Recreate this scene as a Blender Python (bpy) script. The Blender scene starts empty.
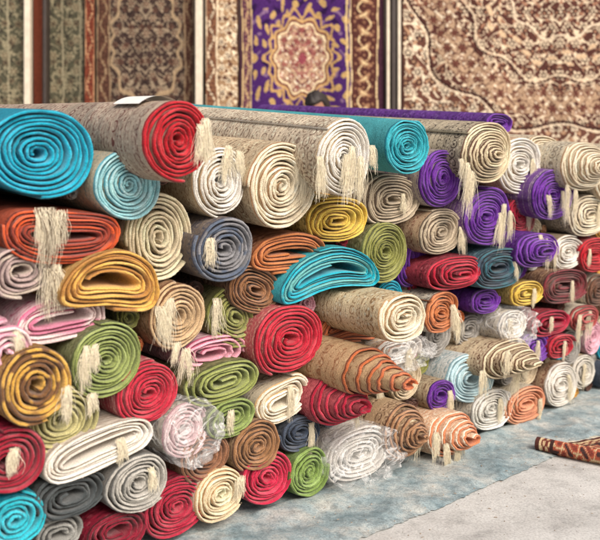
import bpy, math, random, colorsys
import numpy as np
from mathutils import Vector, Matrix
from mathutils import noise as mn
random.seed(7); rng=np.random.default_rng(7)
sc=bpy.context.scene
F=833.0; CH=1.27; HV=175.0
AZ=math.radians(48.5)
D=Vector((math.sin(AZ),math.cos(AZ),0)); N=Vector((math.cos(AZ),-math.sin(AZ),0))
P0=Vector((-0.66,2.75,0))
def lin(c):
    return tuple(((x/255)/12.92 if x/255<=0.04045 else ((x/255+0.055)/1.055)**2.4) for x in c[:3])
def vivid(c,s=1.06,v=1.05):
    h,l,q=colorsys.rgb_to_hsv(*[x/255 for x in c]); r=colorsys.hsv_to_rgb(h,min(1,l*(s if l>.3 else .98)),min(.92,q*v+.02)); return tuple(x*255 for x in r)
def sv(u,v,out=0.0):
    """surveyed bearing -> world point on the (vertical) pile face, pushed out by `out` metres"""
    kx=(u-300)/F; kz=(HV-v)/F
    q=P0+N*out
    Y=(q.dot(N))/(kx*N.x+N.y)
    return Vector((kx*Y,Y,CH+kz*Y))
def gp(u,v,z=0.0):
    Y=(CH-z)*F/(v-HV); return Vector(((u-300)/F*Y,Y,z))
# ---------------------------------------------------------------- materials
def newmat(name):
    m=bpy.data.materials.new(name); m.use_nodes=True
    nt=m.node_tree; b=nt.nodes['Principled BSDF']
    return m,nt,b
def nd(nt,t,**k):
    n=nt.nodes.new(t)
    for a,b in k.items():
        if hasattr(n,a): setattr(n,a,b)
        else: n.inputs[a].default_value=b
    return n
def mixc(nt,fac,a,b,mode='MIX'):
    n=nt.nodes.new('ShaderNodeMix'); n.data_type='RGBA'; n.blend_type=mode
    for i,x in ((0,fac),(6,a),(7,b)):
        if hasattr(x,'is_linked'): nt.links.new(x,n.inputs[i])
        elif isinstance(x,(int,float)): n.inputs[i].default_value=x
        else: n.inputs[i].default_value=(*x,1)
    return n.outputs[2]
def ramp(nt,src,stops,interp='LINEAR'):
    r=nt.nodes.new('ShaderNodeValToRGB'); r.color_ramp.interpolation=interp
    el=r.color_ramp.elements
    while len(el)<len(stops): el.new(0.5)
    for e,(p,c) in zip(el,stops):
        e.position=p; e.color=(*c,1) if len(c)==3 else c
    nt.links.new(src,r.inputs[0]); return r.outputs[0]
def math_(nt,op,a,b=None):
    n=nt.nodes.new('ShaderNodeMath'); n.operation=op
    for i,x in enumerate((a,b)):
        if x is None: continue
        if hasattr(x,'is_linked'): nt.links.new(x,n.inputs[i])
        else: n.inputs[i].default_value=x
    return n.outputs[0]
G=lambda x:(x,x,x)
cache={}
def pile_mat(c,c2=None):
    key=('p',tuple(c),c2)
    if key in cache: return cache[key]
    m,nt,b=newmat('carpet_pile'); A=lin(vivid(c))
    dark=tuple(x*0.66 for x in A); lt=tuple(min(.82,x*1.2+0.05) for x in A)
    uv=nd(nt,'ShaderNodeUVMap'); oi=nd(nt,'ShaderNodeObjectInfo')
    mp=nd(nt,'ShaderNodeVectorMath',operation='MULTIPLY'); nt.links.new(uv.outputs[0],mp.inputs[0]); mp.inputs[1].default_value=(9,3,1)
    r100=math_(nt,'MULTIPLY',oi.outputs['Random'],50.0)
    ad=nd(nt,'ShaderNodeVectorMath',operation='ADD'); nt.links.new(mp.outputs[0],ad.inputs[0]); nt.links.new(r100,ad.inputs[1])
    n1=nd(nt,'ShaderNodeTexNoise',**{'Scale':1.5,'Detail':4.0}); nt.links.new(ad.outputs[0],n1.inputs['Vector'])
    col=ramp(nt,n1.outputs[0],[(0.3,dark),(0.5,A),(0.7,lt)])
    if c2: 
        n3=nd(nt,'ShaderNodeTexNoise',**{'Scale':1.6,'Detail':1.0}); nt.links.new(ad.outputs[0],n3.inputs['Vector'])
        f=ramp(nt,n3.outputs[0],[(0.50,G(0)),(0.56,G(1))]); col=mixc(nt,f,col,lin(c2))
    tc=nd(nt,'ShaderNodeTexCoord')
    n2=nd(nt,'ShaderNodeTexNoise',**{'Scale':330.0,'Detail':2.0}); nt.links.new(tc.outputs['Object'],n2.inputs['Vector'])
    f2=ramp(nt,n2.outputs[0],[(0.32,G(0.6)),(0.66,G(1.18))])
    col=mixc(nt,1.0,col,f2,'MULTIPLY')
    nt.links.new(col,b.inputs['Base Color'])
    b.inputs['Roughness'].default_value=0.95; b.inputs['Specular IOR Level'].default_value=0.12
    b.inputs['Sheen Weight'].default_value=0.25
    bp=nd(nt,'ShaderNodeBump',**{'Strength':0.8,'Distance':0.004}); nt.links.new(n2.outputs[0],bp.inputs['Height']); nt.links.new(bp.outputs[0],b.inputs['Normal'])
    cache[key]=m; return m
def body_mat(c,c2=(110,95,80),amt=0.7):
    key=('b',tuple(c),tuple(c2),amt)
    if key in cache: return cache[key]
    m,nt,b=newmat('carpet_backing'); A=lin(c); B=lin(c2); Lt=tuple(min(.8,x*1.3+.08) for x in A)
    uv=nd(nt,'ShaderNodeUVMap'); oi=nd(nt,'ShaderNodeObjectInfo')
    sh=nd(nt,'ShaderNodeCombineXYZ'); nt.links.new(math_(nt,'MULTIPLY',oi.outputs['Random'],9.0),sh.inputs[1]); nt.links.new(math_(nt,'MULTIPLY',oi.outputs['Random'],31.0),sh.inputs[0])
    ad=nd(nt,'ShaderNodeVectorMath',operation='ADD'); nt.links.new(uv.outputs[0],ad.inputs[0]); nt.links.new(sh.outputs[0],ad.inputs[1]); U=ad.outputs[0]
    sx=nd(nt,'ShaderNodeSeparateXYZ'); nt.links.new(U,sx.inputs[0])
    n0=nd(nt,'ShaderNodeTexNoise',**{'Scale':13.0,'Detail':3.0}); n0.noise_dimensions='1D'; nt.links.new(sx.outputs[1],n0.inputs['W'])
    band=ramp(nt,n0.outputs[0],[(0.36,G(0.1)),(0.38,G(1)),(0.45,G(.8)),(0.46,G(0.08)),(0.50,G(.15)),(.515,G(.95)),(.57,G(.7)),(.58,G(.1)),(.66,G(1))])
    v=nd(nt,'ShaderNodeTexVoronoi',**{'Scale':24.0,'Randomness':.35}); nt.links.new(U,v.inputs['Vector'])
    rosette=ramp(nt,math_(nt,'SINE',math_(nt,'MULTIPLY',v.outputs['Distance'],20.0)),[(0.3,G(0.35)),(0.6,G(1))])
    v2=nd(nt,'ShaderNodeTexVoronoi',**{'Scale':60.0,'Randomness':.8}); nt.links.new(U,v2.inputs['Vector'])
    fl=ramp(nt,v2.outputs['Distance'],[(0.25,G(1)),(0.45,G(0))])
    f=math_(nt,'MULTIPLY',band,rosette); f=math_(nt,'MULTIPLY',f,amt)
    col=mixc(nt,f,A,B); col=mixc(nt,math_(nt,'MULTIPLY',fl,math_(nt,'MULTIPLY',band,.75*amt)),col,Lt)
    hs=nd(nt,'ShaderNodeHueSaturation'); nt.links.new(col,hs.inputs['Color'])
    mr=nd(nt,'ShaderNodeMapRange'); nt.links.new(oi.outputs['Random'],mr.inputs[0]); mr.inputs[3].default_value=.78; mr.inputs[4].default_value=1.12; nt.links.new(mr.outputs[0],hs.inputs['Value'])
    col=hs.outputs[0]
    n2=nd(nt,'ShaderNodeTexNoise',**{'Scale':220.0,'Detail':2.0}); nt.links.new(uv.outputs[0],n2.inputs['Vector'])
    f3=ramp(nt,n2.outputs[0],[(0.3,G(0.62)),(0.7,G(1.14))])
    col=mixc(nt,1.0,col,f3,'MULTIPLY')
    n4=nd(nt,'ShaderNodeTexNoise',**{'Scale':6.0,'Detail':4.0}); nt.links.new(U,n4.inputs['Vector'])
    col=mixc(nt,1.0,col,ramp(nt,n4.outputs[0],[(.3,G(.75)),(.7,G(1.12))]),'MULTIPLY')
    nt.links.new(col,b.inputs['Base Color'])
    b.inputs['Roughness'].default_value=0.9; b.inputs['Specular IOR Level'].default_value=0.2
    wv=nd(nt,'ShaderNodeTexWave',**{'Scale':70.0,'Distortion':1.0}); wv.bands_direction='Y'; nt.links.new(uv.outputs[0],wv.inputs[0])
    bp=nd(nt,'ShaderNodeBump',**{'Strength':0.5,'Distance':0.002}); nt.links.new(wv.outputs[1],bp.inputs['Height'])
    bp2=nd(nt,'ShaderNodeBump',**{'Strength':0.6,'Distance':0.05}); nt.links.new(n4.outputs[0],bp2.inputs['Height']); nt.links.new(bp.outputs[0],bp2.inputs['Normal'])
    nt.links.new(bp2.outputs[0],b.inputs['Normal'])
    cache[key]=m; return m
def simple(name,c,rough=0.8,bump=0,scale=50,var=0.25):
    m,nt,b=newmat(name); A=lin(c)
    tc=nd(nt,'ShaderNodeTexCoord'); n=nd(nt,'ShaderNodeTexNoise',**{'Scale':float(scale),'Detail':5.0}); nt.links.new(tc.outputs['Object'],n.inputs['Vector'])
    col=ramp(nt,n.outputs[0],[(0.3,tuple(x*(1-var) for x in A)),(0.7,tuple(min(1,x*(1+var)) for x in A))])
    nt.links.new(col,b.inputs['Base Color']); b.inputs['Roughness'].default_value=rough
    if bump:
        bp=nd(nt,'ShaderNodeBump',**{'Strength':0.5,'Distance':bump}); nt.links.new(n.outputs[0],bp.inputs['Height']); nt.links.new(bp.outputs[0],b.inputs['Normal'])
    return m
fringe_mat=simple('fringe_cotton',(244,233,210),0.95,0,90,0.15)
fringe_dark=simple('fringe_cotton_dark',(120,100,80),0.95,0,150,0.3)
paper_mat=simple('label_paper',(235,232,225),0.6,0,30,0.06)
plm,nt,b=newmat('clear_plastic')
tc=nd(nt,'ShaderNodeTexCoord'); n=nd(nt,'ShaderNodeTexNoise',**{'Scale':9.0,'Detail':3.0,'Distortion':2.2}); nt.links.new(tc.outputs['Object'],n.inputs['Vector'])
b.inputs['Base Color'].default_value=(0.82,0.83,0.83,1); b.inputs['Roughness'].default_value=0.08; b.inputs['Specular IOR Level'].default_value=.8
bp=nd(nt,'ShaderNodeBump',**{'Strength':1.0,'Distance':0.035}); nt.links.new(n.outputs[0],bp.inputs['Height']); nt.links.new(bp.outputs[0],b.inputs['Normal'])
tr=nd(nt,'ShaderNodeBsdfTransparent'); mx=nd(nt,'ShaderNodeMixShader')
fc=ramp(nt,n.outputs[0],[(0.36,G(0.10)),(0.5,G(.18)),(.54,G(.5)),(0.62,G(0.22))]); nt.links.new(fc,mx.inputs[0]); nt.links.new(tr.outputs[0],mx.inputs[1]); nt.links.new(b.outputs[0],mx.inputs[2])
nt.links.new(mx.outputs[0],nt.nodes['Material Output'].inputs[0])
# ---------------------------------------------------------------- mesh helper
def mesh_np(name,V,Fq,mats,mi=None,uv=None,smooth=True,cols=None):
    me=bpy.data.meshes.new(name); V=np.asarray(V,dtype=np.float32); Fq=np.asarray(Fq,dtype=np.int32)
    me.vertices.add(len(V)); me.vertices.foreach_set('co',V.ravel())
    k=Fq.shape[1]; me.loops.add(Fq.size); me.loops.foreach_set('vertex_index',Fq.ravel())
    me.polygons.add(len(Fq)); me.polygons.foreach_set('loop_start',np.arange(0,Fq.size,k,dtype=np.int32))
    me.polygons.foreach_set('loop_total',np.full(len(Fq),k,dtype=np.int32))
    if mi is not None: me.polygons.foreach_set('material_index',np.asarray(mi,dtype=np.int32))
    me.polygons.foreach_set('use_smooth',np.full(len(Fq),smooth))
    if uv is not None:
        l=me.uv_layers.new(name='UVMap'); l.data.foreach_set('uv',np.asarray(uv,dtype=np.float32)[Fq.ravel()].ravel())
    if cols is not None:
        a=me.color_attributes.new('Col','FLOAT_COLOR','POINT'); a.data.foreach_set('color',np.asarray(cols,dtype=np.float32).ravel())
    for m in mats: me.materials.append(m)
    me.update(calc_edges=True); me.validate()
    ob=bpy.data.objects.new(name,me); sc.collection.objects.link(ob); return ob
def grid_faces(n,m,off=0):
    i,j=np.meshgrid(np.arange(n-1),np.arange(m-1),indexing='ij')
    a=i*m+j; return np.stack([a,a+1,a+m+1,a+m],-1).reshape(-1,4)+off
rolls=[]
bei=(196,180,152)
backs=[((206,188,158),(104,66,52)),((178,160,136),(78,62,56)),((214,204,184),(96,90,94)),((190,164,134),(116,54,48)),((164,152,134),(66,72,82)),((216,196,166),(130,94,62))]
def make_roll(P,a,b,A,B,C,c2=None,C2=None,rot=0,bend=0,cone=0,pitch=None,tilt=3,length=1.75,amt=0.95,yaw=None,label=False,plastic=False,core=None,lump=1.0,pinch=0,long_in=.2,out=0):
    r=min(a,b)
    if tuple(C)==bei:
        C,q2=random.choice(backs); C2=C2 or q2
    C2=C2 or tuple(x*.55 for x in C)
    pitch=(pitch or random.uniform(0.0130,0.0172))*.82
    pitch=min(pitch,r/4.8)
    Lf=abs(a-b); L=0.8*Lf; vert=b>a
    Rr=r; t=pitch*random.uniform(0.84,.9)
    r0=core if core is not None else pitch*random.uniform(0.25,0.8)
    turns=(Rr-t-r0)/pitch; n=int(turns*(50 if r>0.1 else 40))+2
    th=np.linspace(0,turns*2*math.pi,n); ph0=random.uniform(0,6.28); sgn=random.choice([-1,1])
    rho=r0+pitch*th/(2*math.pi)
    w1,w2,w3=random.uniform(.2,1.2),random.uniform(.2,1.1),random.uniform(.0,.5)
    jr=0.16*pitch*(w1*np.sin(th*0.83+ph0)+w2*np.sin(th*2.3+ph0*2)+w3*np.sin(th*4.37+ph0)+.2*np.sin(th*8.9))*lump
    rho=rho+jr*np.clip(rho/(pitch*1.5),0,1)
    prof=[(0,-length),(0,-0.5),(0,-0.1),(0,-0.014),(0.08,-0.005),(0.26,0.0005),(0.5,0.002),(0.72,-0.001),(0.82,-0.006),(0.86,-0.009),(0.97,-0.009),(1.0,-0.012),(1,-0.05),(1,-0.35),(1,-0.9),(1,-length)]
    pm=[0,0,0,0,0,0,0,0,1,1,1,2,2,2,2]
    k=len(prof)
    ang=sgn*th+ph0
    e2,e3=random.uniform(-.04,.04)*lump,random.uniform(-.035,.035)*lump; p2=random.uniform(0,6.28)
    ax=cone*(1-rho/Rr)+0.006*np.sin(th*0.31+ph0)+0.004*np.sin(th*1.07+p2)+0.0018*np.sin(th*6.3)+rng.normal(0,0.0008,n)
    V=np.zeros((n,k,3)); UV=np.zeros((n,k,2))
    ca,sa=np.cos(ang),np.sin(ang)
    arc=np.cumsum(rho*np.gradient(th))
    Lr=L*(long_in+(1-long_in)*np.clip(rho/Rr,0,1)**.8) if not bend else L
    for j,(q,z) in enumerate(prof):
        rr=(rho+q*t+(rng.normal(0,.0005,n) if 3<j<12 else 0))*(1+(e2*np.cos(2*ang+p2)+e3*np.cos(3*ang))*np.clip(rho/Rr,0,1))
        if vert:
            x=rr*ca; y=Lr*np.tanh(1.8*sa)/0.947+rr*sa; y=y*(b/(r+L))
        else:
            x=Lr*np.tanh(1.8*ca)/0.947+rr*ca; y=rr*sa; x=x*(a/(r+L))
        if pinch: y=y*(1-pinch*np.clip(x/a,-1,1))
        if bend: y=y-bend*(x*x)/max(a,.01)+bend*a*0.35
        V[:,j,0]=x; V[:,j,1]=y; V[:,j,2]=z+(ax if z>-0.3 else ax*0.3)+(rng.normal(0,.0006,n) if 3<j<9 else 0)
        UV[:,j,0]=arc; UV[:,j,1]=z+q*t
    cr,sr=math.cos(math.radians(rot)),math.sin(math.radians(rot))
    X=V[:,:,0]*cr-V[:,:,1]*sr; Y=V[:,:,0]*sr+V[:,:,1]*cr; V[:,:,0]=X; V[:,:,1]=Y
    Fq=grid_faces(n,k); mi=np.tile(pm,n-1)
    caps=[];cm=[]
    for e in (0,n-1):
        for j in range(k//2-1):
            a0,a1=e*k+j,e*k+j+1; b0,b1=e*k+k-1-j,e*k+k-2-j
            if a1!=b1: caps.append((a0,a1,b1,b0)); cm.append(0)
    # wool fibres standing out of the pile edge
    nf=n*8; fi=rng.integers(0,n,nf); fj=rng.integers(3,9,nf)
    base=V[fi,fj]; qv=np.array([p[0] for p in prof])[fj]
    rad=np.stack([ca*cr-sa*sr,ca*sr+sa*cr,np.zeros(n)],-1)[fi]; tan=np.stack([-rad[:,1],rad[:,0],rad[:,2]],-1)
    tp=rng.uniform(-.5,.5,(nf,1))*np.gradient(th)[fi][:,None]*rho[fi][:,None]; base=base+tan*tp
    dr=np.array([0,0,1.0])+rad*((qv-.42)*1.6+rng.normal(0,.5,nf))[:,None]+tan*rng.normal(0,.5,(nf,1))
    dr/=np.linalg.norm(dr,axis=1)[:,None]; ln=rng.uniform(.0015,.0052,(nf,1))
    sd=np.cross(dr,rng.normal(0,1,(nf,3))); sd/=np.linalg.norm(sd,axis=1)[:,None]; sd*=.00045
    base=base-dr*.001
    FV=np.stack([base-sd,base+sd,base+dr*ln+sd*.4,base+dr*ln-sd*.4],1).reshape(-1,3); off=n*k
    FF=np.arange(nf*4).reshape(-1,4)+off; fuv=np.repeat(UV[fi,fj],4,axis=0)
    Fq=np.vstack([Fq,np.array(caps),FF]); mi=np.concatenate([mi,cm,np.zeros(nf)])
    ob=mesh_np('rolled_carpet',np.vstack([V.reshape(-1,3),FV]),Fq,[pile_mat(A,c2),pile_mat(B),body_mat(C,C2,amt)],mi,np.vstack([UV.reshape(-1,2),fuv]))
    tl=math.radians(tilt); yw=math.radians(random.uniform(-3,3) if yaw is None else yaw)
    n_=(N*math.cos(yw)+D*math.sin(yw)); d_=(D*math.cos(yw)-N*math.sin(yw))
    e3v=n_*math.cos(tl)-Vector((0,0,1))*math.sin(tl); e2v=n_*math.sin(tl)+Vector((0,0,1))*math.cos(tl)
    M=Matrix((( d_.x,e2v.x,e3v.x,P.x),(d_.y,e2v.y,e3v.y,P.y),(d_.z,e2v.z,e3v.z,P.z),(0,0,0,1)))
    ob.matrix_world=M
    s=(P-P0).dot(D); rolls.append(dict(ob=ob,s=s,z=P.z,a=a,b=b,P=P,out=out,cone=cone))
    if label:
        nn=14; vs=[]
        for i in range(nn):
            w=math.radians(62+66*i/(nn-1))
            for zz in (-0.11,-0.27):
                vs.append(((a+0.006)*math.cos(w),(b+0.006)*math.sin(w),zz))
        l=mesh_np('paper_label',vs,grid_faces(nn,2),[paper_mat]); l.parent=ob
    if plastic:
        nn,mm=72,40; vs=[]; off_=random.uniform(0,50)
        for j in range(mm):
            zz=0.035-0.5*max(0,(j-12))/(mm-13) if j>=12 else 0.035
            f=1.0 if j>=12 else math.sin((j+0.4)/12.4*math.pi/2)
            for i in range(nn+1):
                w=2*math.pi*(i%nn)/nn
                q=Vector((math.cos(w)*f*2.2,math.sin(w)*f*2.2,zz*9+off_))
                r1=1-abs(mn.noise(q))*2; r2=1-abs(mn.noise(q*2.3+Vector((9,4,1))))*2
                wob=1.05+.07*r1+.04*r2
                vs.append((a*wob*f*math.cos(w),b*wob*f*math.sin(w),zz+.022*r1*f+.014*r2+(.02*(1-f))))
        p=mesh_np('plastic_wrap',vs,grid_faces(mm,nn+1),[plm]); p.parent=ob
    return ob
def roll(u,v,hw,hh,A,B=None,C=None,out=None,**k):
    out=random.uniform(-0.02,0.03) if out is None else out
    P=sv(u,v,out); pv=F/P.y; ph=F*(D.x*P.y-P.x*D.y)/P.y**2
    a=hw/ph; b=hh/pv
    if 'tilt' not in k: k['tilt']=max(0,min(5,(P.z-0.3)*5))
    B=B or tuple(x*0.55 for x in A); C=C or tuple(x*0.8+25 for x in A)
    return make_roll(P,a,b,A,B,C,out=out,**k)
teal=(28,158,184);lb=(150,204,212);red=(176,32,46);crim=(158,32,60);cream=(232,219,192);white=(236,231,221)
pur=(102,48,144);grey=(150,147,142);navy=(66,76,94);mus=(208,178,84);gold=(200,154,74);rust=(180,104,58)
br=(136,98,68);ol=(130,132,74);gr=(112,136,80);pink=(230,176,192);mauve=(170,150,146);dk=(52,52,58);kh=(174,168,120)
darkline=(86,64,52)
R=roll
# top course
R(42,153,56,48,teal,(10,85,105),(35,140,165),out=.10,tilt=4,pitch=.0175,cone=-.03,amt=.35)
R(130,185,34,37,lb,(60,125,140),(196,182,156),out=.12,tilt=4,c2=(180,218,222),C2=(110,144,146))
R(180,140,35,43,red,(110,12,25),(192,176,156),out=.30,tilt=3,label=True,pitch=.0165,C2=(112,60,56))
R(222,182,28,38,white,(150,125,95),(210,192,162),out=.12,tilt=5,C2=(130,100,74))
R(283,186,35,45,cream,(140,108,78),(210,190,158),out=.16,tilt=5,pitch=.0175,C2=(116,86,62))
R(345,158,28,41,white,(160,140,112),(212,198,174),out=.30,tilt=6,pitch=.016,C2=(110,86,72))
R(408,146,22,29,(60,168,182),(20,100,115),(84,176,184),out=.26,tilt=6,amt=.25,pitch=.0135,length=2.0)
R(485,153,26,31,(206,190,160),darkline,(198,184,158),out=.22,cone=.08,tilt=5,C2=(62,50,48))
R(440,140,20,20,bei,darkline,bei,out=-.05,tilt=5)
R(500,124,17,12,pur,(50,20,80),(100,56,138),out=.05,tilt=5)
R(521,165,23,30,white,(160,145,120),bei,out=.1,tilt=4)
R(582,166,24,26,cream,(140,112,84),(216,204,178),out=.2,tilt=4,cone=.14,C2=(100,84,74))
R(545,150,18,16,cream,(150,125,95),(205,190,165),out=.05,tilt=4)
R(615,178,22,26,cream,(150,125,95),(205,190,165),out=.15,tilt=4,cone=.08)
R(655,170,24,26,(196,180,152),(150,125,95),(205,190,165),tilt=4)
R(-60,165,45,42,crim,None,bei,out=.05,tilt=4)
# second
R(66,235,62,29,(200,90,50),(90,35,25),(156,74,52),out=.10,bend=-.1,rot=-4,c2=(160,66,48),tilt=4)
R(160,238,34,48,(208,194,164),(104,94,62),bei,out=.06,pitch=.0165,rot=8)
R(226,249,31,34,(122,122,126),(60,62,75),(128,116,106),out=.14,c2=(92,104,124),C2=(76,80,98))
R(290,254,37,22,(186,120,74),(110,60,35),(158,106,74),out=.1,bend=.1,C2=(90,50,36))
R(338,221,32,24,mus,(140,105,35),(200,176,106),out=.12)
R(394,200,31,27,(180,166,144),(84,70,60),bei,out=.08,C2=(80,62,54),pinch=.2)
R(443,178,22,31,pur,(50,15,80),(176,164,152),out=.14,C2=(80,40,110))
R(442,232,23,25,(176,162,140),(80,68,58),bei,out=.10)
R(386,252,24,33,ol,(65,70,35),(136,132,92),out=.08,C2=(84,78,50))
R(413,258,15,33,pur,(50,15,80),pur,out=.0)
R(488,217,24,30,pur,(45,15,75),(112,70,146),out=.14,C2=(186,168,176))
R(521,216,16,22,crim,(80,10,30),(150,60,70),out=.05)
R(554,195,22,27,pur,(45,15,75),(116,74,150),out=.16,C2=(194,180,184))
R(535,250,22,19,(112,58,154),(50,20,80),pur,out=.16,cone=.08)
R(591,215,20,22,cream,darkline,bei,out=.12)
R(569,253,15,18,white,(140,120,100),bei,out=.08)
R(596,256,18,18,red,(90,10,20),(160,80,80),out=.1)
R(635,225,22,25,pur,None,bei);R(640,275,20,22,rust,None,bei);R(625,300,20,22,crim,None,bei)
# third
R(24,272,36,28,mauve,(95,75,80),(176,162,154),out=.08,pinch=.1,c2=(202,188,174),C2=(110,76,84))
R(114,285,52,32,(210,166,88),(125,85,35),(194,156,98),out=.12,bend=.3,rot=-6,core=.016,c2=(184,132,66),C2=(120,80,50))
R(180,316,30,37,(188,162,128),(92,60,38),(156,122,92),out=.08,pitch=.0165)
R(236,318,30,30,ol,(75,75,35),(122,118,78),out=.05,rot=-35,c2=(154,148,98),pinch=.2)
R(256,290,30,24,br,(60,40,32),(126,98,78),out=.07,rot=-20,C2=(56,40,36))
R(332,276,48,22,(30,164,184),(10,85,100),(66,164,178),out=.14,bend=.3,core=.011,rot=5,amt=.3,c2=(110,184,184))
R(453,273,28,18,(174,38,62),(95,12,30),(156,58,72),out=.12,cone=.08)
R(500,268,26,22,(48,62,76),(24,26,32),(54,68,82),out=.14,c2=(58,104,118),C2=(94,134,142))
R(487,301,15,14,pur,None,pur,out=.08)
R(528,293,17,14,mus,(120,90,40),(184,160,98),out=.12)
R(566,286,24,18,(96,54,52),(50,28,28),(100,70,58),out=.1,c2=(126,48,56),C2=(176,146,116))
R(600,290,14,16,(100,70,54),None,bei,out=.06)
R(420,285,14,12,crim,None,bei);R(548,322,22,14,crim,(70,10,25),(150,50,60),out=.1,cone=.06)
R(582,318,16,14,(156,70,68),None,bei,out=.05,cone=.05)
# fourth
R(62,320,48,24,(236,214,212),(190,96,130),(230,200,206),out=.06,rot=5,c2=(212,132,160),bend=.1,C2=(190,106,134))
R(8,358,31,39,pink,(190,124,148),pink,out=.10,c2=(238,222,220),pitch=.018)
R(38,386,38,42,(194,154,76),(76,50,32),(176,138,82),out=.14,c2=(120,84,52),pitch=.019,C2=(80,50,36))
R(107,361,39,38,(138,150,90),(66,76,38),(132,136,96),out=.10,C2=(84,84,60))
R(213,354,36,19,(228,160,178),(160,76,104),(230,188,196),out=.04,rot=3)
R(226,382,40,22,(134,142,82),(66,70,36),(132,132,90),out=.10,rot=6,C2=(80,80,54))
R(292,340,36,37,(178,40,60),(95,14,28),(164,64,74),out=.12,pitch=.0175,C2=(204,166,146))
R(405,318,27,26,cream,(160,130,96),(228,210,174),out=.34,pitch=.0175,C2=(150,118,84))
R(442,313,19,22,(186,120,78),(105,60,38),bei,out=.12)
R(350,328,34,20,(182,106,64),(110,60,36),(188,118,80),out=.02,bend=.3)
R(470,330,14,18,grey,None,bei);R(513,325,16,17,white,(120,120,120),bei,out=.10,plastic=True)
R(398,352,26,16,(210,204,196),(150,100,70),bei,out=.06,plastic=True)
R(562,347,15,13,(165,36,54),(80,10,25),crim,out=.12)
R(537,347,17,18,(112,62,154),(50,20,85),pur,out=.10)
R(500,358,27,20,(208,192,162),(86,60,44),bei,out=.10,cone=.22)
R(354,368,24,26,(176,100,62),(96,56,38),(206,174,134),out=.22,cone=.32,pitch=.0165,C2=(140,78,48),tilt=2,amt=.8)
R(472,379,23,26,(176,204,212),(100,130,140),(206,210,208),out=.06,rot=-10,core=.016,C2=(120,150,160))
R(329,396,26,28,(172,38,64),(96,14,34),(184,92,98),out=.11,cone=.24,pitch=.0165,C2=(114,26,44))
R(441,396,14,18,pur,(50,20,80),bei,out=.06)
R(527,405,20,19,(212,148,116),(130,75,50),cream,out=.1)
R(492,409,20,22,(214,212,204),(130,125,118),bei,out=.08)
R(562,385,16,22,white,(140,130,120),bei,out=.05);R(585,372,12,18,(200,195,185),None,bei,out=.0)
R(446,432,22,23,(200,130,94),(236,220,198),(212,162,126),out=.12,cone=.18,pitch=.017,C2=(240,226,204))
R(400,431,22,29,(154,118,88),(76,52,38),(182,156,124),out=.10,cone=.15,pitch=.017,C2=(98,70,54))
# fifth
R(150,393,33,33,(180,44,66),(100,14,30),(174,68,84),out=.08,C2=(204,166,156))
R(62,421,41,36,kh,(105,100,60),kh,out=.08,pitch=.017)
R(101,449,57,23,(222,214,202),(140,130,118),(212,202,188),out=.10,rot=9,bend=.05,C2=(150,130,116))
R(186,430,26,30,(208,178,182),(150,110,120),bei,out=.08,plastic=True)
R(233,418,28,21,(128,144,84),(62,72,36),(130,134,96),out=.10)
R(283,400,28,24,(236,224,200),(180,150,110),cream,out=.09,rot=15,bend=-.1,core=.011)
R(301,433,21,19,(60,70,86),(28,32,42),(76,82,92),out=.08)
R(258,447,24,27,(142,106,74),(70,48,34),(160,134,104),out=.10,C2=(92,64,50))
R(207,457,27,28,(134,96,72),(60,40,30),(142,114,88),out=.08)
R(10,463,38,34,(146,30,52),(75,8,22),crim,out=.10)
R(72,497,41,25,(62,68,70),(28,30,32),(72,76,76),out=.08)
R(140,484,32,31,(172,169,162),(90,90,88),grey,out=.10)
R(178,507,34,31,(164,38,64),(85,12,28),crim,out=.07)
R(222,495,26,27,(234,214,178),(164,128,88),cream,out=.10)
R(268,478,26,28,(186,44,76),(105,16,38),(192,78,100),out=.09)
R(310,472,21,26,(124,148,82),(66,82,38),gr,out=.10)
R(360,455,33,27,(214,210,204),(160,155,150),white,out=.10,plastic=True)
R(16,521,32,30,(46,172,188),(14,95,108),teal,out=.08)
R(118,532,34,22,(130,28,50),(60,8,18),crim,out=.06)
R(60,535,28,20,(136,136,132),(70,70,70),grey,out=.05)
R(-45,395,28,34,teal);R(-50,310,30,36,rust);R(-60,240,34,34,ol);R(-50,470,30,34,cream);R(-50,540,32,32,pur)
for u,v,c in ((20,580,crim),(85,580,kh),(140,572,rust),(-50,600,grey)): R(u,v,30,24,c)
# ---- set-back rolls that fill the gaps
els=[(r['s'],r['z'],r['a'],r['b']) for r in rolls]
ss,zz=np.meshgrid(np.arange(-1.3,3.35,.02),np.arange(.03,1.30,.02),indexing='ij')
S=ss.ravel();Z=zz.ravel(); cl=Z.copy()
def upd(cl,e):
    s,z,a,b=e; return np.minimum(cl,(np.sqrt(((S-s)/a)**2+((Z-z)/b)**2)-1)*min(a,b))
for e in els: cl=upd(cl,e)
pal=[crim,br,(196,180,152),navy,ol,rust,grey,cream,pur,gold,(90,60,50),pink,teal]
for it in range(150):
    i=int(np.argmax(cl)); 
    if cl[i]<0.018: break
    r=min(cl[i]*1.3,.11); c=random.choice(pal); o_=random.uniform(-.05,.02)
    P=P0+D*float(S[i])+N*o_; P.z=max(float(Z[i]),r)
    make_roll(P,r,r*random.uniform(.85,1),c,tuple(x*.5 for x in c),tuple(x*.8+20 for x in c),tilt=2,length=1.5,out=o_)
    cl=upd(cl,(S[i],Z[i],r*.95,r*.95))
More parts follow.
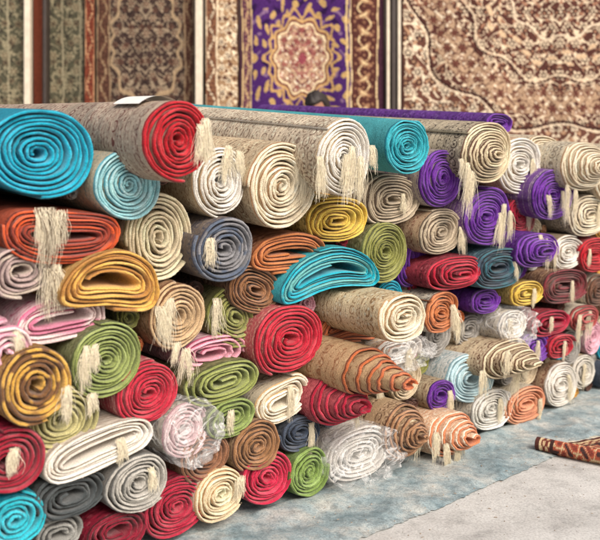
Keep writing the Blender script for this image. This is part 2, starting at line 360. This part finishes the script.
# ---- fringes: sewn to the end edge of the roll they hang from
def tassel(u,v,ln,out_=.2,n=90,dark=False,w=.012):
    cand=None
    for r in rolls:
        q=sv(u,v,r['out']); ds=(q-P0).dot(D)-r['s']; dz=q.z-r['z']
        e=math.hypot(ds/r['a'],dz/r['b'])
        sc0=r['out']-max(0,e-1)*1.2
        if e<1.45 and (cand is None or sc0>cand[0]): cand=(sc0,r,e,q,ds,dz)
    if cand is None: return
    _,r,e,q,ds,dz=cand; o=r['out']+.010+r['cone']*max(0,1-min(e,1))
    if e>.97:   # bring the attachment back onto the rim
        kk=.95/e; q=r['P']+D*(ds*kk)+Vector((0,0,dz*kk)); P=q+N*.010
    else: P=sv(u,v,o)
    Lm=ln*P.y/F*random.uniform(1.1,1.45)
    V=[];Fc=[];MI=[]; n=int(n*1.3)
    sway=random.uniform(-.2,.2); nl=random.choice([3,4,5]); locks=[(random.uniform(-1,1),random.gauss(0,.16),random.uniform(0,6),random.uniform(.7,1.1)) for _ in range(nl)]
    for i in range(n):
        a0,dl,pl,ll=random.choice(locks); a0+=random.gauss(0,.35)
        stray=random.random()<.15
        p=D*(a0*w)+N*random.uniform(-.005,.005)+Vector((0,0,random.uniform(-.006,.008)))
        dirx=sway+dl+random.gauss(0,.30 if stray else .08); diry=random.uniform(-.02,.12)+(random.uniform(0,.3) if stray else 0)
        l=Lm*ll*random.uniform(.6,1.1); seg=9; rad=random.uniform(.0005,.0010); ph=random.uniform(0,6.28); cu=random.uniform(.001,.004); bigc=.006
        base=len(V)
        for s in range(seg+1):
            f=s/seg
            q=p*(1-.25*f)+D*(dirx*l*f*(1.1-.45*f)+cu*math.sin(ph+f*9)*f+bigc*math.sin(pl+f*5)*f)+N*(diry*l*f*(1-f)*1.4+cu*math.sin(ph*2+f*8)*f)+Vector((0,0,-l*(f-.10*math.sin(f*3.14))))
            rr=rad*(1-.4*f)
            for k in range(3):
                an=k*2.094
                V.append((q+D*(rr*math.cos(an))+N*(rr*math.sin(an))+Vector((0,0,rr*.5*math.sin(an+1))))[:])
        for s in range(seg):
            for k in range(3):
                a=base+s*3+k; b2=base+s*3+(k+1)%3
                Fc.append((a,b2,b2+3,a+3)); MI.append(1 if dark and i%3==0 else 0)
    ob=mesh_np('fringe',V,Fc,[fringe_mat,fringe_dark],MI)
    ob.matrix_world=Matrix.Translation(P); par=r['ob']
    ob.parent=par; ob.matrix_parent_inverse=par.matrix_world.inverted()
T=tassel
for a in [(205,120,34,.36,120),(198,126,26,.35),(207,132,30,.35),(228,146,28,.22,100),(238,150,26,.2),(306,148,38,.2,130),(312,158,34,.2),(298,146,26,.22),(352,148,42,.35,130),(360,158,34,.34),(347,156,26,.34),
 (46,208,42,.15,170,True,.03),(58,212,32,.15,120,True,.024),(36,215,26,.15),(48,270,40,.13,130,True,.024),(56,266,30,.13),(170,300,36,.14,110),(160,308,28,.13),(186,350,26,.15),(177,344,20,.15),(86,348,28,.16,110),(94,346,22,.16),(66,388,28,.16,100),
 (216,300,28,.13),(210,240,20,.13),(467,164,38,.2,110),(472,172,28,.2),(461,160,24,.2),(504,205,30,.2),(500,214,24,.2),(509,212,22,.2),(568,186,28,.22,110),(563,192,20,.22),(575,190,22,.2),(546,240,22,.24,110),(553,242,20,.24),(540,236,18,.2),(378,388,30,.22,110),(352,396,30,.22),(418,430,24,.25),
 (290,388,28,.15),(312,424,22,.15),(453,306,26,.18),(457,314,24,.18),(462,428,30,.27,110),(456,438,26,.25),(524,356,28,.22),(518,362,24,.2),(590,312,22,.16),(580,316,20,.16),(450,392,20,.14),(436,434,24,.2),(372,146,20,.34),(528,208,18,.2),(508,352,18,.2),(410,350,18,.2),(18,333,20,.18),(92,395,18,.15),(532,160,22,.12),(600,203,18,.2),(500,400,18,.15),(534,290,14,.15),(566,342,14,.15),(552,318,14,.15),(460,228,20,.16),(412,420,22,.2),(446,445,18,.2),(515,262,16,.2),(568,376,20,.15),(572,282,16,.15),(538,342,16,.15),(540,400,18,.15),(482,372,20,.15),(403,195,16,.15),(590,250,14,.15),(240,478,18,.15),(120,440,18,.15),(150,470,18,.15),(14,450,22,.15),(230,412,18,.15),(585,365,16,.1),(510,320,14,.1),(548,196,18,.2)]:
    T(*a)
# ---------------------------------------------------------------- ground
m,nt,b=newmat('concrete')
tc=nd(nt,'ShaderNodeTexCoord')
n1=nd(nt,'ShaderNodeTexNoise',**{'Scale':1.6,'Detail':9.0,'Roughness':.68}); n2=nd(nt,'ShaderNodeTexNoise',**{'Scale':110.0,'Detail':6.0,'Roughness':.7}); n3=nd(nt,'ShaderNodeTexNoise',**{'Scale':9.0,'Detail':8.0,'Roughness':.75})
for n in (n1,n2,n3): nt.links.new(tc.outputs['Object'],n.inputs['Vector'])
col=ramp(nt,n1.outputs[0],[(.32,lin((168,167,164))),(.5,lin((198,198,195))),(.7,lin((216,216,213)))])
col=mixc(nt,1.0,col,ramp(nt,n3.outputs[0],[(.36,G(.74)),(.5,G(1.0)),(.7,G(1.05))]),'MULTIPLY')
col=mixc(nt,1.0,col,ramp(nt,n2.outputs[0],[(.36,G(.7)),(.55,G(1.03))]),'MULTIPLY')
nt.links.new(col,b.inputs['Base Color']); b.inputs['Roughness'].default_value=.92
bp=nd(nt,'ShaderNodeBump',**{'Strength':.35,'Distance':.004}); nt.links.new(n2.outputs[0],bp.inputs['Height']); nt.links.new(bp.outputs[0],b.inputs['Normal'])
conc=m
g=mesh_np('ground',[(-300,-300,0),(300,-300,0),(300,300,0),(-300,300,0)],[(0,1,2,3)],[conc],smooth=False)
# cloth under the pile
m,nt,b=newmat('faded_blue_cloth')
tc=nd(nt,'ShaderNodeTexCoord'); n1=nd(nt,'ShaderNodeTexNoise',**{'Scale':4.0,'Detail':9.0,'Roughness':.74}); n2=nd(nt,'ShaderNodeTexNoise',**{'Scale':150.0,'Detail':5.0,'Roughness':.7}); n3=nd(nt,'ShaderNodeTexNoise',**{'Scale':26.0,'Detail':6.0,'Roughness':.7})
for n in (n1,n2,n3): nt.links.new(tc.outputs['Object'],n.inputs['Vector'])
col=ramp(nt,n1.outputs[0],[(.34,lin((112,136,144))),(.48,lin((152,168,172))),(.6,lin((188,192,188)))])
col=mixc(nt,1.0,col,ramp(nt,n3.outputs[0],[(.36,G(.7)),(.55,G(1.05))]),'MULTIPLY')
col=mixc(nt,1.0,col,ramp(nt,n2.outputs[0],[(.35,G(.62)),(.58,G(1.06))]),'MULTIPLY')
nt.links.new(col,b.inputs['Base Color']); b.inputs['Roughness'].default_value=.95
bp=nd(nt,'ShaderNodeBump',**{'Strength':.6,'Distance':.006}); nt.links.new(n3.outputs[0],bp.inputs['Height']); nt.links.new(bp.outputs[0],b.inputs['Normal'])
ns,no=420,80; V=[]
for i in range(ns):
    s=-1.6+4.9*i/(ns-1)
    edge=.47+.02*mn.noise(Vector((s*3,0,0)))+.02*mn.noise(Vector((s*14,3,0)))+.012*mn.noise(Vector((s*60,3,0)))-.04*max(0,s-1.5)
    for j in range(no):
        o=-.3+(edge+.3)*j/(no-1)
        p=P0+D*s+N*o
        h=.010+.014*mn.noise(Vector((s*3,o*7,0)))+.012*(1-abs(mn.noise(Vector((s*6+o*3,o*5-s*2,4))))*4)*.4
        e=(edge-o)/.05; h=h*min(1,.25+.75*e)
        if o<.05: h*=.4
        V.append((p.x,p.y,max(.004,h)+.001))
mesh_np('cloth_ground_sheet',V,grid_faces(ns,no),[m])
# lint and grit
V=[];Fc=[]
for i in range(420):
    s=random.uniform(-.6,3.4); o=random.uniform(.1,.5)+abs(random.gauss(0,.35)); p=P0+D*s+N*o; r=random.uniform(.0008,.0024); k=len(V); p.z=.012 if o<.46 else .001
    a=random.uniform(0,3.1); l=random.choice([1,1,1.5,3])
    ux=Vector((math.cos(a),math.sin(a),0))*r*l; uy=Vector((-math.sin(a),math.cos(a),0))*r
    V+=[(p-ux-uy)[:],(p+ux-uy)[:],(p+ux+uy)[:],(p-ux+uy)[:],(p-ux*.5-uy*.5+Vector((0,0,r)))[:],(p+ux*.5-uy*.5+Vector((0,0,r)))[:],(p+ux*.5+uy*.5+Vector((0,0,r)))[:],(p-ux*.5+uy*.5+Vector((0,0,r)))[:]]
    Fc+=[(k,k+1,k+5,k+4),(k+1,k+2,k+6,k+5),(k+2,k+3,k+7,k+6),(k+3,k,k+4,k+7),(k+4,k+5,k+6,k+7)]
mesh_np('grit',V,Fc,[simple('grit',(150,138,124),.9,0,8,.4)],smooth=False)
# shop platform step
def box(name,x0,x1,y0,y1,z0,z1,mat,bev=0.0):
    v=[(x,y,z) for x in (x0,x1) for y in (y0,y1) for z in (z0,z1)]
    f=[(0,1,3,2),(4,6,7,5),(0,4,5,1),(2,3,7,6),(0,2,6,4),(1,5,7,3)]
    o=mesh_np(name,v,f,[mat],smooth=False)
    if bev:
        mo=o.modifiers.new('b','BEVEL'); mo.width=bev; mo.segments=2
    return o
step=simple('step_stone',(170,164,156),.9,.004,12,.3)
box('shop_step',-7,9,5.95,8.2,-.05,.15,step,.015)
wallm=simple('shop_wall_plaster',(110,98,88),.9,.004,6,.3)
shop=bpy.data.objects.new('shop_building',None); sc.collection.objects.link(shop)
w=box('back_wall',-7,9,7.9,8.2,.152,4.6,wallm); w.parent=shop
w=box('fascia',-7,9,7.45,7.9,3.35,4.6,simple('fascia',(180,168,150),.8,.002,8,.2)); w.parent=shop
postm=simple('cream_paint',(214,202,182),.5,.001,20,.12); dkm=simple('dark_metal',(60,50,46),.5,0,20,.2)
YB=7.3
def bx(u): return (u-300)/F*YB
for u0,u1,mt in ((196,203,postm),(386,389,postm),(391,395,dkm),(397,400,postm),(26,32,postm),(45,48,dkm)):
    p=box('post',bx(u0),bx(u1),YB-.06,YB+.02,.152,3.35,mt,.006); p.parent=shop
rail=box('hanging_rail',-6.5,8.5,YB+.15,YB+.19,3.29,3.33,dkm); rail.parent=shop
# ---------------------------------------------------------------- hanging carpets
hm,nt,b=newmat('hanging_carpet_wool'); at=nd(nt,'ShaderNodeVertexColor'); at.layer_name='Col'
tc=nd(nt,'ShaderNodeTexCoord'); n2=nd(nt,'ShaderNodeTexNoise',**{'Scale':90.0,'Detail':4.0}); nt.links.new(tc.outputs['Object'],n2.inputs['Vector'])
col=mixc(nt,1.0,at.outputs[0],ramp(nt,n2.outputs[0],[(.35,G(.6)),(.65,G(1.25))]),'MULTIPLY'); nt.links.new(col,b.inputs['Base Color'])
b.inputs['Roughness'].default_value=.95; b.inputs['Specular IOR Level'].default_value=.1
def layer(C,mask,c):
    mask=mask.astype(float)[...,None]; return C*(1-mask)+np.array(lin(c))*mask
def rosette(x,y,cw,ch,n,r,sx=0):
    gy=np.floor(y/ch); xs=x+ (gy%2)*cw/2
    lx=xs-(np.floor(xs/cw)+.5)*cw; ly=y-(gy+.5)*ch
    rr=np.hypot(lx,ly); th=np.arctan2(ly,lx); e=rr/(r*(1+.28*np.cos(n*th))); return e
def vines(x,y,p):
    return np.sin(x/p+1.8*np.sin(y/p*.7))+np.sin(y/p*1.1+1.8*np.sin(x/p*.8+.4*np.sin(y/p*.31)))
def dense(C,x,y,base,c1,c2,c3,p=5.0,vw=.3):
    ax=np.abs(x)
    v1=vines(ax,y,p); C=layer(C,np.abs(v1)<vw,c1)
    v2=vines(ax*1.9+11,y*1.9,p); C=layer(C,(v2>1.2),c2); v3=vines(ax*2.7+5,y*2.7+9,p); C=layer(C,(v3>1.5),c1)
    e=rosette(ax,y,p*4.4,p*4.4,6,p*1.25); C=layer(C,e<1.2,base); C=layer(C,e<.95,c1); C=layer(C,e<.6,c3); C=layer(C,e<.28,c1)
    e=rosette(ax+p*2.2,y+p*1.3,p*3.3,p*5.3,5,p*.7); C=layer(C,e<1.2,base); C=layer(C,e<1,c3); C=layer(C,e<.5,c2)
    return C
def border(C,t,y,base,c1,c2,wd):
    m=(t>=0)&(t<wd)
    B=np.zeros_like(C)+np.array(lin(base))
    tt=t-wd/2
    B=layer(B,np.abs(tt-wd*.22*np.sin(y/5.0))<1.0,c1)
    e=np.hypot(tt+wd*.2*np.sin(y/5.0),((y+8)%15.7)-7.85)/(wd*.17)/(1+.25*np.cos(5*np.arctan2(tt,((y+8)%15.7)-7.85))); B=layer(B,e<1,c2); B=layer(B,e<.5,c1)
    e2=rosette(tt,y,wd*.31,4.1,4,1.1); B=layer(B,(e2<1)&(e>1.2),c2)
    B=layer(B,(t<1.4)|(t>wd-1.4),c1); B=layer(B,((t>1.4)&(t<2.6))|((t<wd-1.4)&(t>wd-2.6)),base)
    return np.where(m[...,None],B,C)
def p_right(x,y):
    base=(84,52,46); C=np.zeros(x.shape+(3,))+np.array(lin(base))
    cx,cy=560,-12; X=x-cx; Yy=y-cy; r=np.hypot(X,Yy*1.05); th=np.arctan2(Yy,X)
    C=dense(C,X,Yy,base,(222,202,174),(158,116,94),(56,36,34),3.6,.26)
    R1=150*(1+.05*np.cos(10*th))
    C=np.where((r>R1)[...,None],dense(np.zeros_like(C)+np.array(lin((100,66,56))),X+4,Yy,(100,66,56),(226,210,184),(178,142,114),(58,38,36),4.2,.40),C)
    ring=(r>108)&(r<138)&(r<R1)
    C=np.where(ring[...,None],dense(np.zeros_like(C)+np.array(lin((176,148,122))),X,Yy+7,(176,148,122),(84,50,46),(226,210,186),(112,70,58),3.4,.34),C)
    for rr,ww,cc in ((150,1.6,(222,204,178)),(147,2.4,(58,36,34)),(96,1.6,(220,200,172)),(99,1.6,(62,38,36)),(52,2.0,(222,204,178))):
        C=layer(C,np.abs(r-rr*(1+.05*np.cos(10*th)))<ww/2,cc)
    C=layer(C,(np.abs(r-75*(1+.05*np.cos(10*th)))<8)&(np.sin(th*16)*np.cos((r-75)*.5)>.4),(206,178,146))
    C=layer(C,(x<404),(70,46,42))
    return border(C,y-206,x,(92,60,52),(218,200,170),(150,110,85),34)
def p_purple(x,y):
    base=(70,38,98); C=np.zeros(x.shape+(3,))+np.array(lin(base))
    v=vines(np.abs(x-300)*.8,y*.8,3.0); C=layer(C,v>1.45,(46,24,68)); C=layer(C,v<-1.65,(126,98,130))
    for cy in (58,200):
        X=x-302;Yy=y-cy; aX=np.abs(X); th=np.arctan2(Yy/46,X/36); e=np.hypot(X/28,Yy/38)/(1+.07*np.cos(10*th))
        sp=np.sin(e*9+8*np.abs(th)); 
        C=layer(C,(e>1.2)&(e<1.9)&(np.abs(sp*np.cos(11*th))>.66),(184,152,100)); 
        C=layer(C,(np.abs(e-1.22-.08*np.cos(18*th))<.05),(186,150,98))
        C=layer(C,e<1.08,(196,160,108)); C=layer(C,e<1.0,(112,64,60)); 
        inn=dense(np.zeros_like(C)+np.array(lin((190,160,132))),X,Yy,(190,160,132),(112,66,66),(232,220,196),(156,88,82),2.6)
        C=np.where((e<.92)[...,None],inn,C); C=layer(C,np.abs(e-.9)<.03,(230,210,170))
        C=layer(C,(e<.42)&(e>.36),(150,96,90)); C=layer(C,e<.16,(140,70,80))
        f=np.hypot(X,np.abs(Yy)-72); C=layer(C,(f<9)&(f>6.5)|(f<3),(204,172,112))
    C=border(C,x-242,y,(86,50,70),(206,178,130),(150,110,100),10)
    C=border(C,378-x,y,(82,48,44),(218,194,150),(160,120,92),28)
    C=layer(C,(x>346)&(x<348),(206,180,130)); C=layer(C,(x<242)|(x>378),(70,42,56))
    return C
def p_border(x,y):
    C=np.zeros(x.shape+(3,))+np.array(lin((160,130,100)))
    C=dense(C,x-222,y,(150,120,92),(228,212,184),(96,62,50),(70,44,40),2.8)
    C=border(C,x-205,y,(124,86,64),(224,206,176),(80,50,44),13); return layer(C,x>237,(70,44,40))
def p_dark(x,y):
    base=(64,50,46); C=np.zeros(x.shape+(3,))+np.array(lin(base))
    C=dense(C,x-146,y-40,base,(144,128,108),(48,38,36),(98,70,58),3.3,.26)
    X=x-146;Yy=y-44; e=np.hypot(X/34,Yy/60); th=np.arctan2(Yy,X); C=layer(C,np.abs(e-1-.06*np.cos(12*th))<.04,(160,138,110)); 
    C=border(C,x-96,y,(80,54,46),(156,132,104),(108,76,60),14); C=border(C,194-x,y,(80,54,46),(156,132,104),(108,76,60),10)
    return C
def p_red(x,y):
    C=np.zeros(x.shape+(3,))+np.array(lin((116,60,44))); return border(C,x-84,y,(118,60,44),(180,140,106),(84,40,34),11)
def p_green(x,y):
    base=(78,76,62); C=np.zeros(x.shape+(3,))+np.array(lin(base))
    C=dense(C,x+10,y,base,(138,130,106),(58,54,46),(104,90,72),3.6,.26); return layer(C,(np.abs((x%18)-9)<.8),(148,140,116))
def hang(u0,u1,fn,y=YB,zb=.35,step=.85,fold=.02):
    zt=3.28; us=np.arange(u0,u1+.1,step); pv=F/y
    v0=HV-(zt-CH)*pv; v1=HV+(CH-zb)*pv; vs=np.arange(v0,v1,step)
    X,Yv=np.meshgrid(us,vs,indexing='ij')
    wob=1.2*np.sin(X*.11+Yv*.05)+.8*np.sin(Yv*.17+X*.03)
    col=fn(X+wob*.5,Yv+wob*.6)
    wx=(X-300)/pv; wz=CH-(Yv-HV)/pv
    wy=y+fold*np.sin(wx*7+u0)+.006*np.sin(wx*19+wz*2)
    V=np.stack([wx,wy,wz],-1).reshape(-1,3); cols=np.concatenate([col,np.ones(col.shape[:2]+(1,))],-1).reshape(-1,4)
    return mesh_np('hanging_carpet',V,grid_faces(len(us),len(vs)),[hm],cols=cols)
hang(402,690,p_right,fold=.015)
hang(240,384,p_purple,y=YB+.0)
hang(206,239,p_border,y=YB-.03)
hang(96,194,p_dark,y=YB+.1)
hang(85,95,p_red,y=YB,fold=.005)
hang(50,84,p_green,y=YB+.12)
hang(-90,24,p_green,y=YB+.05)
hang(34,43,p_red,y=YB+.1,fold=.005)
# ---------------------------------------------------------------- rug on the ground, half rolled
rp=gp(537,452); rq=gp(660,478); ax=(rq-rp).normalized(); bk=Vector((-ax.y,ax.x,0)); Ln=(rq-rp).length
m,nt,b=newmat('small_rug_weave'); at=nd(nt,'ShaderNodeVertexColor'); at.layer_name='Col'
tc=nd(nt,'ShaderNodeTexCoord'); n2=nd(nt,'ShaderNodeTexNoise',**{'Scale':160.0,'Detail':4.0}); nt.links.new(tc.outputs['Object'],n2.inputs['Vector'])
nt.links.new(mixc(nt,1.0,at.outputs[0],ramp(nt,n2.outputs[0],[(.35,G(.6)),(.65,G(1.15))]),'MULTIPLY'),b.inputs['Base Color']); b.inputs['Roughness'].default_value=.95
V=[];cs=[];nu=260
prof=[]
turn=2.6; nth=60
for i in range(nth):
    th=i/(nth-1)*turn*2*math.pi; r=.010+.0085*th/(2*math.pi); prof.append((r,th))
rm=prof[-1][0]; pts=[]
thE=prof[-1][1]
for r,th in prof:
    a=-(thE-th)-math.pi/2
    pts.append((-r*math.cos(a), rm+r*math.sin(a)+.006))
for i in range(1,120): pts.append((i/119*.40,.007+.002*math.sin(i*.25)))
for i in range(nu):
    u=i/(nu-1)*Ln
    for k,(bb,h) in enumerate(pts):
        sk_=.5*max(0,bb-.03) if k>=nth else 0
        p=rp+ax*(u+sk_)+bk*bb; V.append((p.x,p.y,max(h,.006)))
        s_=bb if k>=nth else -(nth-k)*.006
        if u<.02: c=(80,38,30)
        elif u<.03: c=(214,190,150)
        elif u<.07: c=(204,176,136) if math.sin(u*260)*math.sin(s_*150)>.1 else (110,46,36)
        elif u<.085: c=(60,32,28)
        else:
            vv=math.sin(u*95+1.6*math.sin(s_*70))+math.sin(s_*100+1.6*math.sin(u*80))
            c=(206,180,140) if abs(vv)<.25 else ((64,40,38) if vv>1.1 else ((176,88,62) if vv>-1.1 else (124,54,42)))
        cs.append((*lin(c),1))
rug=mesh_np('half_rolled_rug',V,grid_faces(nu,len(pts)),[m],cols=cs)
so=rug.modifiers.new('s','SOLIDIFY'); so.thickness=.006; so.offset=0
V=[];Fc=[]
for i in range(220):
    t_=random.uniform(.0,.38); q=rp+bk*t_+ax*(.5*max(0,t_-.03)); q.z=.01; l=random.uniform(.03,.055); d=-ax*l+bk*random.uniform(-.02,.02); k=len(V)
    s=bk*.0012
    V+= [(q-s)[:],(q+s)[:],(q+d+s*.5+Vector((0,0,-.004)))[:],(q+d-s*.5+Vector((0,0,-.004)))[:]]; Fc.append((k,k+1,k+2,k+3))
fo=mesh_np('fringe',V,Fc,[fringe_mat]); fo.parent=rug
# ---------------------------------------------------------------- person behind the pile
def person(loc,face_deg,hz):
    root=bpy.data.objects.new('person',None); sc.collection.objects.link(root); root.location=loc; root.rotation_euler[2]=math.radians(face_deg)
    skin=simple('skin',(150,105,80),.55,0,20,.1); hair=simple('hair',(34,26,24),.6,.004,90,.4); shirt=simple('shirt_cloth',(70,72,84),.9,.002,60,.2); tro=simple('trousers',(45,45,52),.9,.002,60,.2); shoe=simple('shoe',(35,28,25),.5,0,10,.1)
    def skinned(name,verts,edges,radii,mat,rootv=0):
        me=bpy.data.meshes.new(name); me.from_pydata(verts,edges,[]); me.materials.append(mat)
        o=bpy.data.objects.new(name,me); sc.collection.objects.link(o); o.parent=root
        mo=o.modifiers.new('skin','SKIN'); mo.use_smooth_shade=True
        for i,r in enumerate(radii):
            sv_=me.skin_vertices[0].data[i]; sv_.radius=r if isinstance(r,tuple) else (r,r); sv_.use_root=(i==rootv)
        s=o.modifiers.new('sub','SUBSURF'); s.levels=2; s.render_levels=2; return o
    h=hz/1.75
    def S(l): return [tuple(c*h for c in p) for p in l]
    skinned('torso',S([(0,0,.95),(0,0,1.08),(0,-.01,1.25),(0,-.03,1.40),(0,-.04,1.48),(.17,-.02,1.42),(.21,-.03,1.18),(.18,-.16,1.0),(-.17,-.02,1.42),(-.21,-.03,1.18),(-.18,-.16,1.0)]),[(0,1),(1,2),(2,3),(3,4),(3,5),(5,6),(6,7),(3,8),(8,9),(9,10)],[(.15,.11),(.14,.10),(.16,.11),(.14,.09),(.06,.06),.06,.048,.036,.06,.048,.036],shirt)
    skinned('legs',S([(0,0,.95),(.09,0,.88),(.10,-.01,.48),(.10,.02,.08),(-.09,0,.88),(-.10,-.01,.48),(-.10,.02,.08)]),[(0,1),(1,2),(2,3),(0,4),(4,5),(5,6)],[(.13,.10),.09,.065,.05,.09,.065,.05],tro)
    for sx in (1,-1):
        skinned('shoe',S([(sx*.10,.04,.045),(sx*.10,-.06,.04),(sx*.105,-.16,.03)]),[(0,1),(1,2)],[.042,.042,.032],shoe)
        vs=[(sx*.18,-.16,1.0),(sx*.175,-.21,.96)]; ed=[(0,1)]; rd=[.028,(.034,.018)]
        for fi,(ox,ll) in enumerate(((-.028,.05),(-.010,.06),(.009,.056),(.026,.045))):
            i0=len(vs); vs+= [(sx*.175+ox,-.235,.94),(sx*.175+ox*1.1,-.235-ll*.5,.925),(sx*.175+ox*1.1,-.235-ll*.7,.925-ll*.5)]; ed+=[(1,i0),(i0,i0+1),(i0+1,i0+2)]; rd+=[.009,.008,.007]
        i0=len(vs); vs+=[(sx*.175-sx*.04,-.20,.95),(sx*.175-sx*.055,-.225,.93)]; ed+=[(1,i0),(i0,i0+1)]; rd+=[.011,.009]
        skinned('hand',S(vs),ed,rd,skin)
    skinned('neck',S([(0,-.03,1.45),(0,-.05,1.56)]),[(0,1)],[.055,.05],skin)
    nu,nv=40,32; V=[];H=[]
    for j in range(nv):
        ph=math.pi*j/(nv-1)
        for i in range(nu+1):
            th=2*math.pi*(i%nu)/nu
            x=math.sin(ph)*math.cos(th); y=math.sin(ph)*math.sin(th); z=math.cos(ph)
            wx=.078*(1-.28*max(0,-z)**1.3); X=x*wx; Y=y*.098*(1-.12*max(0,-z)); Z=z*.118
            if y<-.3:
                d=math.exp(-((x/.16)**2)); Y-=.024*d*math.exp(-((z+.12)/.16)**2)
                for ex in (-.42,.42): Y+=.010*math.exp(-((x-ex)/.18)**2-((z-.02)/.13)**2)
                Y-=.007*math.exp(-((x/.35)**2)-((z+.48)/.09)**2); Y-=.010*math.exp(-((x/.35)**2)-((z+.85)/.15)**2)
            V.append((X,Y,Z))
            hl=1.0 if (z>.5 or (y>-.05 and z>-.45)) else 0
            k=1.16+.03*math.sin(th*17+z*9)+.03*math.sin(th*7+z*5) if hl else .93
            H.append((X*k,Y*k,Z*k))
    hd=mesh_np('head',V,grid_faces(nv,nu+1),[skin]); ha=mesh_np('hair',H,grid_faces(nv,nu+1),[hair])
    piv=bpy.data.objects.new('head_pivot',None); sc.collection.objects.link(piv); piv.parent=root; piv.location=(0,-.065*h,1.635*h); piv.rotation_euler=(math.radians(30),0,0)
    hd.parent=piv; ha.parent=piv
    eye=simple('eye',(230,228,222),.2,0,5,.02); iris=simple('iris',(40,25,18),.2,0,5,.1); lip=simple('lip',(130,70,62),.5,0,30,.1)
    def ball(n,c,r,mat,sx=1,sy=1,sz=1):
        vs=[(c[0]+r*sx*math.sin(math.pi*j/10)*math.cos(2*math.pi*i/14),c[1]+r*sy*math.sin(math.pi*j/10)*math.sin(2*math.pi*i/14),c[2]+r*sz*math.cos(math.pi*j/10)) for j in range(11) for i in range(15)]
        o=mesh_np(n,vs,grid_faces(11,15),[mat]); o.parent=piv
    for s in (1,-1):
        ball('eye',(s*.031,-.081,.003),.012,eye); ball('iris',(s*.031,-.0905,.003),.0045,iris); ball('ear',(s*.079,.005,-.005),.03,skin,.3,.6,1); ball('eyebrow',(s*.031,-.094,.024),.015,hair,1,.3,.25)
    ball('mouth',(0,-.097,-.058),.022,lip,1,.35,.28)
person(Vector(((323-300)/F*6.45,6.45,.15)),-40,1.75)
# ---------------------------------------------------------------- light
w=bpy.data.worlds.new('World'); sc.world=w; w.use_nodes=True; nt=w.node_tree
sk=nt.nodes.new('ShaderNodeTexSky'); sk.sky_type='NISHITA'; sk.sun_disc=False
el=math.radians(40); az=math.radians(146)
sk.sun_elevation=el; sk.sun_rotation=az; sk.dust_density=6.0; sk.air_density=.8; sk.ozone_density=.3
nt.links.new(sk.outputs[0],nt.nodes['Background'].inputs[0]); nt.nodes['Background'].inputs[1].default_value=.15
sl=bpy.data.lights.new('sun','SUN'); sl.energy=2.6; sl.angle=math.radians(28); sl.color=(1,.94,.86)
so=bpy.data.objects.new('sun',sl); sc.collection.objects.link(so)
dv=Vector((math.sin(az)*math.cos(el),math.cos(az)*math.cos(el),math.sin(el)))
so.rotation_euler=dv.to_track_quat('Z','Y').to_euler(); so.location=dv*20
# ---------------------------------------------------------------- camera
cd=bpy.data.cameras.new('camera'); cam=bpy.data.objects.new('camera',cd); sc.collection.objects.link(cam)
cam.location=(0,0,CH); cam.rotation_euler=(math.radians(90),0,0)
cd.sensor_width=36; cd.lens=36*F/600; cd.shift_y=-(270-HV)/600; cd.clip_end=1000
cd.dof.use_dof=True; cd.dof.focus_distance=3.3; cd.dof.aperture_fstop=2.3
sc.camera=cam
sc.view_settings.view_transform='Standard'; sc.view_settings.look='None'; sc.view_settings.exposure=0
print('rolls',len(rolls))
